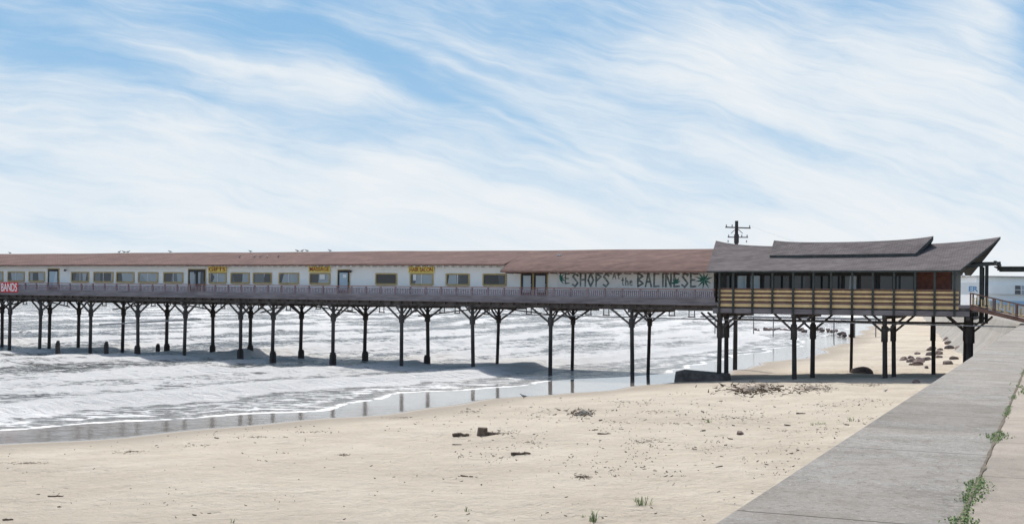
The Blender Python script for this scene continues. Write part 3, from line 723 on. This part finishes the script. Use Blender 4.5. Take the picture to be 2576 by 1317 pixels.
pg=thing("entrance_canopy","dark timber entrance canopy with posts beside the seawall","canopy",P(-30,6,-1.6))
for ww in (6,10):
    mb=MB(); mb.pbox(S(2508,6),-40,ww,ww+.25,2.82,3.1); build(mb,"beam",m_dark,pg)
mb=MB(); mb.pbox(S(2500,6),-40,5.8,10.5,3.102,3.16); build(mb,"canopy_roof",m_dark,pg)
for s in (-31,-38):
    for ww in (6,10):
        mb=MB(); mb.pbox(s,s+.22,ww+.02,ww+.23,-1.6,2.82); build(mb,"post",m_dark,pg)

# ------------------------------------------------------------------ utility pole
ux,uy=23.1,125.0
e=thing("utility_pole","tall dark wooden utility pole with two crossarms behind pavilion","utility pole",(ux,uy,bz(ux,uy)))
mb=MB(); mb.cyl((ux,uy,-.8),(ux,uy,15.3),.24,.17,10); mb.box(ux-.2,ux+.2,uy-.3,uy+.3,13.0,13.9); build(mb,"pole",m_pile,e)
mb=MB(); mb.beam((ux-1.2,uy-.25,14.62),(ux+1.4,uy-.25,14.55),.10,.12); mb.beam((ux-.6,uy-.2,14.0),(ux,uy-.2,14.55),.05,.06); mb.beam((ux+.6,uy-.2,14.0),(ux,uy-.2,14.55),.05,.06); build(mb,"crossarm",m_brace,e)
mb=MB(); mb.beam((ux-.95,uy-.25,13.6),(ux+1.15,uy-.25,13.6),.09,.10); build(mb,"crossarm",m_brace,e)
for dx,z in ((-1.1,14.7),(1.3,14.65),(-.5,14.7),(-.85,13.66),(1.05,13.66),(.5,13.66),(-.9,13.1),(1.0,13.1)):
    mb=MB(); mb.cyl((ux+dx,uy-.25,z-.02),(ux+dx,uy-.25,z+.2),.07,.05,8); build(mb,"insulator",m_metal,e)
mb=MB()
a=Vector((ux+1.3,uy-.25,14.8)); b_=Vector((95,230,13)); pr=a
for i in range(1,21):
    t=i/20; q=a.lerp(b_,t); q.z-=4*2.5*t*(1-t); mb.cyl(pr,q,.005,.005,4); pr=q
build(mb,"wire",m_metal,e)

# ------------------------------------------------------------------ far building
X0,Y0=92.,240.
m_bw=M("bright_white_paint",(.93,.93,.92),(.88,.88,.87),.5,.6,0)
fb_=thing("white_building","white flat-roofed building with blue band and large windows across the seawall","building",(105,245,5.3))
mb=MB(); mb.box(X0,132,Y0,Y0+20,5.2,12.4); build(mb,"wall",m_bw,fb_)
mb=MB(); mb.box(X0-.3,132.3,Y0-.4,Y0-.01,9.0,10.9); build(mb,"fascia_band",m_bw,fb_)
mb=MB(); mb.box(X0-.3,132.3,Y0-.5,Y0-.41,6.9,7.7); build(mb,"blue_band",m_pblue,fb_)
mb=MB(); mb.box(X0-.4,132.4,Y0-.5,Y0+20.4,12.4,12.6); build(mb,"roof",m_metal,fb_)
for i in range(3):
    x=99.5+i*3.2; mb=MB(); mb.box(x,x+2.4,Y0-.46,Y0-.404,9.05,10.75); wn=build(mb,"window",m_glass,fb_)
    mb=MB(); mb.box(x+1.15,x+1.25,Y0-.5,Y0-.462,9.05,10.75); mb.box(x,x+1.145,Y0-.5,Y0-.462,9.85,9.95); mb.box(x+1.255,x+2.4,Y0-.5,Y0-.462,9.85,9.95); build(mb,"frame",m_bw,wn)
sg=thing("sign","white roadside sign board with blue ER lettering","sign",(90,236,5.3))
mb=MB(); mb.box(86.5,92.5,236,236.2,8.8,11.2); build(mb,"board",m_bw,sg)
for x in (87,91.8):
    mb=MB(); mb.box(x,x+.2,236.02,236.18,5.3,8.8); build(mb,"post",m_metal,sg)
text("ER","lettering",m_blue,(89.9,235.97,9.95),1.8,1.0,sg,xdir=Vector((1,0,0)),bold=.03)

# ------------------------------------------------------------------ distant pier beyond
dp=thing("distant_pier","low weathered wooden pier structure in the distance over surf","pier",(60,240,1))
A=Vector((72,236,EYE-2.9)); L=36
def D(s,w_,z): return Vector((A.x+UX*s+VX*w_,A.y+UY*s+VY*w_,EYE+z))
for ww in (0,6):
    mb=MB(); mb.beam(D(0,ww,-3.2),D(L,ww,-3.2),.5,.3); build(mb,"deck",m_dist,dp)
for i in range(9):
    s=i*4+1
    mb=MB(); mb.cyl(D(s,0,-8),D(s,0,-3.2),.12,.11,6); build(mb,"piling",m_dist,dp)

# ------------------------------------------------------------------ rocks
import bmesh
def rockmesh(seed,mat):
    rnd=random.Random(seed); bm=bmesh.new(); bmesh.ops.create_icosphere(bm,subdivisions=3,radius=1)
    pl=[]
    for i in range(11):
        nn=Vector((rnd.gauss(0,1),rnd.gauss(0,1),rnd.gauss(0,.8))).normalized(); pl.append((nn,rnd.uniform(.55,.85)))
    for v in bm.verts:
        for nn,dd in pl:
            k=v.co.dot(nn)
            if k>dd: v.co-=nn*(k-dd)
        v.co+=v.co.normalized()*.05*(rnd.random()-.5)
    me=bpy.data.meshes.new("rock"); bm.to_mesh(me); bm.free(); me.materials.append(mat); return me
rms=[rockmesh(i,m_rock if i%2 else m_rockp) for i in range(6)]
def rock(x,y,wpx,hpx=None,grp="riprap rocks below the seawall",lab=None,mi=None,name="rock",g=None):
    g=g or G(x,y); sc=wpx/F*g.y/2; h=(hpx or wpx*.4)/F*g.y/1.3
    return place(name,rms[random.randrange(6) if mi is None else mi],g+Vector((0,0,h*.15)),(0,0,random.uniform(0,6)),(sc,sc*random.uniform(.7,1),h),label=lab or "angular brown granite rock on the sand",category="rock",group=grp)
rr_=random.Random(3)
for i in range(80):
    t=rr_.random()**.8; x=2285+t*250; yb=918-t*86; y=yb+rr_.uniform(-30,8)
    if x>2440+ (890-y)*1.7: continue
    rock(x,y,rr_.uniform(13,30))
for (x,y,w_) in ((2275,905,26),(2310,918,30),(2330,905,30),(2385,915,34),(2400,903,30),(2330,925,18)): rock(x,y,w_)
rock(2165,937,70,20,lab="large dark boulder half buried under the pavilion",mi=1)
rock(2305,962,24,lab="single brown rock on open sand"); rock(1860,1092,30,11,lab="small brown rock alone on dry sand")
for i in range(40):
    x=1900+i*6+rr_.uniform(-5,5); y=833-rr_.uniform(0,7)+max(0,(x-2080))*.25; r=ray(x,y); z=.3; Y=(z-EYE)/r[2]
    rock(x,y,rr_.uniform(8,17),6,"rock groyne along the far water","dark rock in a distant groyne",None,g=Vector((r[0]*Y,Y,z)))
a,b_=S(1822,-1.2,950),S(1696,-1.2,950); p=P((a+b_)/2,-1,0); zb_=bz(p.x,p.y)
mb=MB()
mb.hexa([P(a,-1.4,zb_-.3-EYE),P(b_,-1.4,zb_-.3-EYE),P(b_,1.6,zb_-.3-EYE),P(a,1.6,zb_-.3-EYE),P(a+.15,-1.2,zb_+.6-EYE),P(b_-.1,-1.2,zb_+.8-EYE),P(b_-.1,1.5,zb_+.85-EYE),P(a+.15,1.5,zb_+.65-EYE)])
o=build(mb,"concrete_block",m_conc_d); o["label"]="dark stained concrete block lying under the pier"; o["category"]="concrete block"
bv=o.modifiers.new("b",'BEVEL'); bv.width=.08; bv.segments=2
for x,y,h in ((145,900,44),(267,898,40),(397,888,24)):
    r=ray(x,y); z=.25; Y=(z-EYE)/r[2]; X=r[0]*Y; H=h/F*Y; mb=MB()
    mb.cyl((X,Y,-1.5),(X,Y,z+H*.8),.28,.25,9); mb.cyl((X,Y,z+H*.79),(X+.05,Y,z+H),.24,.14,9)
    o=build(mb,"wooden_stump",m_pile); o["label"]="broken dark wooden piling stump standing in surf"; o["category"]="stump"; o["group"]="stumps of old pilings in the surf"

# ------------------------------------------------------------------ driftwood, debris
def log(x,y,wpx,hpx,ang,lab,branch=True):
    g=G(x,y); L=wpx/F*g.y; r=hpx/F*g.y*.5; mb=MB(); d=Vector((math.cos(ang),math.sin(ang),0)); pr=g-d*L/2+Vector((0,0,r*.5)); pn=6
    pts=[pr+d*L*i/pn+Vector((0,0,random.uniform(-.2,.5)*r))+Vector((-d.y,d.x,0))*random.uniform(-.5,.5)*r for i in range(pn+1)]
    for i in range(pn): mb.cyl(pts[i],pts[i+1],r*(1-.5*i/pn)*random.uniform(.85,1.1),r*(1-.5*(i+1)/pn),8)
    if branch:
        for k in (2,4): mb.cyl(pts[k],pts[k]+Vector((random.uniform(-.3,.3),random.uniform(-.4,.1),random.uniform(.1,.35)))*L*.4,r*.45,r*.15,6)
    o=build(mb,"driftwood",m_wood,smooth=False); o["label"]=lab; o["category"]="driftwood"; o["group"]="driftwood scattered on the beach"
log(1160,1096,42,11,.3,"short weathered driftwood log on sand")
log(1310,1142,50,8,.25,"thin dark driftwood branch on sand")
log(1520,1091,34,4,.0,"slim driftwood stick lying on sand"); log(140,1248,38,5,.05,"slim dark driftwood stick on smooth sand")
log(2015,1040,24,4,.2,"slim driftwood stick lying on sand"); log(20,1308,24,7,.6,"short dark driftwood piece on smooth sand"); log(1150,1118,24,3,-.2,"slim driftwood stick lying on sand")
g=G(1213,1095); mb=MB(); mb.cyl(g-Vector((0,0,.1)),g+Vector((.02,0,.38)),.28,.22,9); mb.cyl(g+Vector((.1,0,.1)),g+Vector((.9,.2,.05)),.12,.05,7)
o=build(mb,"tree_stump",m_wood); o["label"]="short cut driftwood stump with debris beside it on sand"; o["category"]="driftwood"
ms2=M("clumped_sand",(.48,.42,.34),(.26,.21,.165),1.2,.95,.8)
def clump(x,y,wpx,hpx,dpx,N,lab,cat="seaweed",name="seaweed_pile",mat=m_weed,mound=False):
    rnd=random.Random(int(x*7+y)); mb=MB(); g=G(x,y)
    if mound:
        Rw=wpx/F*g.y/2; Rd=Rw*.45; Hh=hpx/F*g.y; rows=[]
        for j in range(15):
            row=[]
            for i in range(41):
                a=-1+i/20; c_=-1+j/7; r=math.hypot(a,c_); X=g.x+a*Rw; Y=g.y+c_*Rd
                hgt=max(0,1-r*r)*Hh*(.2+1.3*float(fbm(X*1.3,Y*1.3,5)))+max(0,1-r)*Hh*.9*float(fbm(X*3,Y*3,8)-.4)
                row.append((X,Y,bz(X,Y)-.05+hgt))
            rows.append(row)
        mb.grid(rows,1)
    for i in range(N):
        px=x+rnd.gauss(0,.28)*wpx; py=y+rnd.gauss(0,.3)*dpx; q=G(px,py)
        if mound and rnd.random()<.5: q.z+=rnd.uniform(0,.5)*hpx/F*g.y
        sz=rnd.uniform(.5,1.5)*max(hpx,9)/F*g.y*.30; a=rnd.uniform(0,3.14); up=rnd.uniform(.0,.6)*hpx/F*g.y*.4
        dv=Vector((math.cos(a),math.sin(a),rnd.uniform(-.1,.4)))*sz
        mb.cyl(q-dv+Vector((0,0,up*.5)),q+dv+Vector((0,0,up)),sz*rnd.uniform(.10,.30),sz*.06,5,0)
    o=build(mb,name,[mat,ms2],smooth=mound); o["label"]=lab; o["category"]=cat; o["group"]="wrack and debris piles on the beach"; o["kind"]="stuff"
clump(1465,1042,60,18,14,110,"dark tangled wood and seaweed pile on sand",mound=True)
clump(1467,1200,42,13,9,80,"small dark seaweed heap on smooth sand")
clump(1265,1085,90,8,10,100,"dark debris strewn beside driftwood stump")
clump(1625,1108,90,7,16,110,"scattered dark twigs and weed on sand")
clump(1890,982,150,22,20,280,"sandy mound strewn with dark seaweed and twigs",mound=True)
clump(2040,978,110,13,20,170,"low sand mound with dark debris",mound=True)
for (x,y,w_,h_,d_,N) in ((2190,968,80,6,8,60),(1640,1035,70,5,8,40),(1330,1112,60,4,5,40),(1700,1065,120,5,8,50),(1550,1060,80,5,6,40),(1980,1085,90,5,8,36),(1780,1130,80,5,8,36),(2080,1020,120,5,8,46),(1830,1050,100,5,6,40),(1560,1010,110,4,5,40)):
    clump(x,y,w_,h_,d_,N,"thin strip of dark weed on sand")
clump(325,1134,80,9,8,90,"dark seaweed heap on damp sand near waterline")
clump(865,1143,30,7,5,50,"small seaweed heap on sand")
for (x,y,w_,N) in ((650,1098,100,70),(1010,1048,60,50),(60,1163,140,110),(500,1118,90,50),(780,1085,90,50),(1180,1035,70,40)):
    clump(x,y,w_,5,5,N,"thin strip of dark weed on damp sand")
rnd=random.Random(11); mb=MB()
for i in range(4000):
    px=rnd.uniform(0,2350); 
    py=rnd.uniform(1000,1310)
    if rnd.random()<.6: py=1000+abs(rnd.gauss(0,.35))*200
    if rnd.random()<.45: px=rnd.uniform(1150,2250); py=rnd.uniform(985,1200)
    if vnoise(np.array([px/90.]),np.array([py/22.]),4)[0]<.6 and rnd.random()<.82: continue
    if py>1317-(px-1785)*.64 : continue
    g=G(px,py); d,_=shore(np.array([g.x]),np.array([g.y]))
    if d[0]>-2.0: continue
    sz=rnd.uniform(.006,.026)*(1+ (rnd.random()<.06)*1.3)*(.6+g.y/90); a=rnd.uniform(0,3.14); dv=Vector((math.cos(a),math.sin(a),.1))*sz*rnd.uniform(.8,2.6)
    mb.cyl(g-dv+Vector((0,0,.005)),g+dv+Vector((0,0,.02)),sz*.7,sz*.4,5)
o=build(mb,"beach_debris",m_weed); o["kind"]="stuff"; o["label"]="tiny twigs shells and weed scattered over sand"; o["category"]="beach debris"
def tuft(g,H,R,N,name="grass_tuft",lab="sparse green beach grass tuft growing in sand",grp="grass tufts on the beach"):
    mb=MB()
    for i in range(N):
        a=random.uniform(0,6.28); b0=g+Vector((random.gauss(0,R*.22),random.gauss(0,R*.22),-.02)); ln=random.uniform(.3,1.3)*R; h=H*random.uniform(.4,1)
        side=Vector((-math.sin(a),math.cos(a),0))*.007*(1+H*1.2); out=Vector((math.cos(a),math.sin(a),0))
        p1=b0+out*ln*.35+Vector((0,0,h*.7)); p2=b0+out*ln+Vector((0,0,h*random.uniform(.6,1)))
        mb.add([b0-side,b0+side,p1+side*.7,p1-side*.7,p2],[(0,1,2,3),(3,2,4)])
    o=build(mb,name,m_grass); o["label"]=lab; o["category"]="grass"; o["group"]=grp
for x,y,H,R,N in ((1493,1312,.42,.3,26),(1468,1300,.15,.15,8),(1615,1270,.38,.38,30),(1600,1262,.2,.2,8),(1780,1062,.32,.35,20),(2065,1066,.22,.6,30),(2045,1068,.2,.3,10),(2140,1060,.34,.35,22),(1175,1285,.22,.12,7),(585,1313,.2,.15,7),(1920,1045,.18,.3,10),(2110,1062,.2,.4,10)):
    tuft(G(x,y),H,R,N)
rnd=random.Random(5); mb=MB()
def jp(t,n_=1.65):
    dx,dy=.4069,.9134; return Vector((-2.45+dx*t+dy*n_,dy*t-dx*n_,5.41))
for i in range(14000):
    t=rnd.uniform(5,75) if rnd.random()<.6 else rnd.uniform(9,25)
    dens=vnoise(np.array([t*.9]),np.array([.5]),3)[0]
    if 9.7<t<10.6 or 11.4<t<12.6: dens=max(dens,.74)
    elif t<13.5: dens=min(dens,.60)
    if t<9: dens-=.4
    if rnd.random()>max(0,(dens-.45))*2.4: continue
    c_=jp(t,1.66+rnd.gauss(0,.018+.22*max(0,dens-.58))); a=rnd.uniform(0,6.28); H=rnd.uniform(.006,.028); ln=rnd.uniform(.008,.024)
    side=Vector((-math.sin(a),math.cos(a),0))*.005; out_=Vector((math.cos(a),math.sin(a),0))
    p1=c_+out_*ln+Vector((0,0,H)); p2=c_+out_*ln*1.7+Vector((0,0,H*.8))
    mb.add([c_-side,c_+side,p1+side*1.4,p1-side*1.4,p2],[(0,1,2,3),(3,2,4)])
o=build(mb,"joint_weeds",m_grass); o["kind"]="stuff"; o["label"]="low green weeds growing in the seawall joint"; o["category"]="weeds"
mb=MB()
for i in range(2600):
    t=rnd.uniform(24,48); c_=jp(t,1.95+rnd.gauss(0,.14)+.02*(t-24)); c_.z=5.415; a=rnd.uniform(0,6.28); H=rnd.uniform(.01,.06); ln=rnd.uniform(.01,.05)
    if vnoise(np.array([t*.5]),np.array([.2]),13)[0]<.45: continue
    side=Vector((-math.sin(a),math.cos(a),0))*.01; out_=Vector((math.cos(a),math.sin(a),0))
    p1=c_+out_*ln+Vector((0,0,H)); p2=c_+out_*ln*1.7+Vector((0,0,H*.8))
    mb.add([c_-side,c_+side,p1+side*1.4,p1-side*1.4,p2],[(0,1,2,3),(3,2,4)])
o=build(mb,"sidewalk_grass",m_grass); o["kind"]="stuff"; o["label"]="patch of low green grass on the sidewalk edge"; o["category"]="grass"
mb=MB(); rowa=[];rowb=[]
for i in range(900):
    t0=3+i*.09; q=vnoise(np.array([t0*2.3]),np.array([.3]),6)[0]; q2=vnoise(np.array([t0*3.1]),np.array([.9]),7)[0]
    a=jp(t0,1.648-.02*q); b2=jp(t0,1.662+.035*q2*q); a.z=b2.z=5.424; rowa.append(a); rowb.append(b2)
mb.grid([rowa,rowb]); build(mb,"pavement_joint",M("dirt_joint",(.17,.145,.11),(.10,.085,.065),6,.95,.4),kind="structure")

# ------------------------------------------------------------------ birds
def gullmesh():
    mb=MB()
    prof=[(-.26,.10,.012,.008),(-.20,.115,.03,.015),(-.12,.12,.05,.045),(-.03,.12,.065,.065),(.06,.135,.06,.065),(.12,.165,.04,.045),(.15,.20,.032,.036),(.185,.215,.034,.034),(.21,.215,.022,.022),(.235,.208,.008,.008),(.27,.20,.003,.003)]
    rows=[]
    for x,z,ry,rz_ in prof: rows.append([Vector((x,ry*math.cos(a),z+rz_*math.sin(a))) for a in [2*math.pi*i/10 for i in range(11)]])
    mb.grid(rows,0)
    for sy in (-.025,.025): mb.cyl((0,sy,0),(-.005,sy,.08),.006,.008,5,1)
    me=bpy.data.meshes.new("gull"); me.from_pydata([tuple(v) for v in mb.v],[],mb.f); me.materials.append(m_bird); me.materials.append(m_black)
    me.polygons.foreach_set('material_index',mb.m); me.polygons.foreach_set('use_smooth',[True]*len(mb.f)); return me
gm=gullmesh()
for x in (25,300,312,322,428,630,748,760,772,830):
    s=S(x,7.6,636); p=Pn(s,7.6,4.85+rz(s,1)); place("seagull",gm,p,(0,0,random.choice((0.3,2.8,3.4,-.4))),(1.1,1.1,1.1),label="gray seagull perched on the roof ridge",category="seagull",group="seagulls resting on the shop roof")
for x,y in ((603,652),(655,657),(672,655),(700,659),(640,660)):
    w_=4.6; s=S(x,w_,y); q=(w_-1.1)/6.5; p=Pn(s,w_,3.3+q*1.55+.01); place("seagull",gm,p,(0,0,random.uniform(0,6)),(1,1,1),label="gray seagull standing on red-brown roof slope",category="seagull",group="seagulls resting on the shop roof")
place("shorebird",gm,G(1317,1000),(0,0,2.9),(1.1,1.1,1.3),label="small gray shorebird standing on wet sand",category="bird")
place("seagull",gm,G(2228,985),(0,0,.4),(.8,.8,.8),label="small gull standing on dry sand",category="seagull")
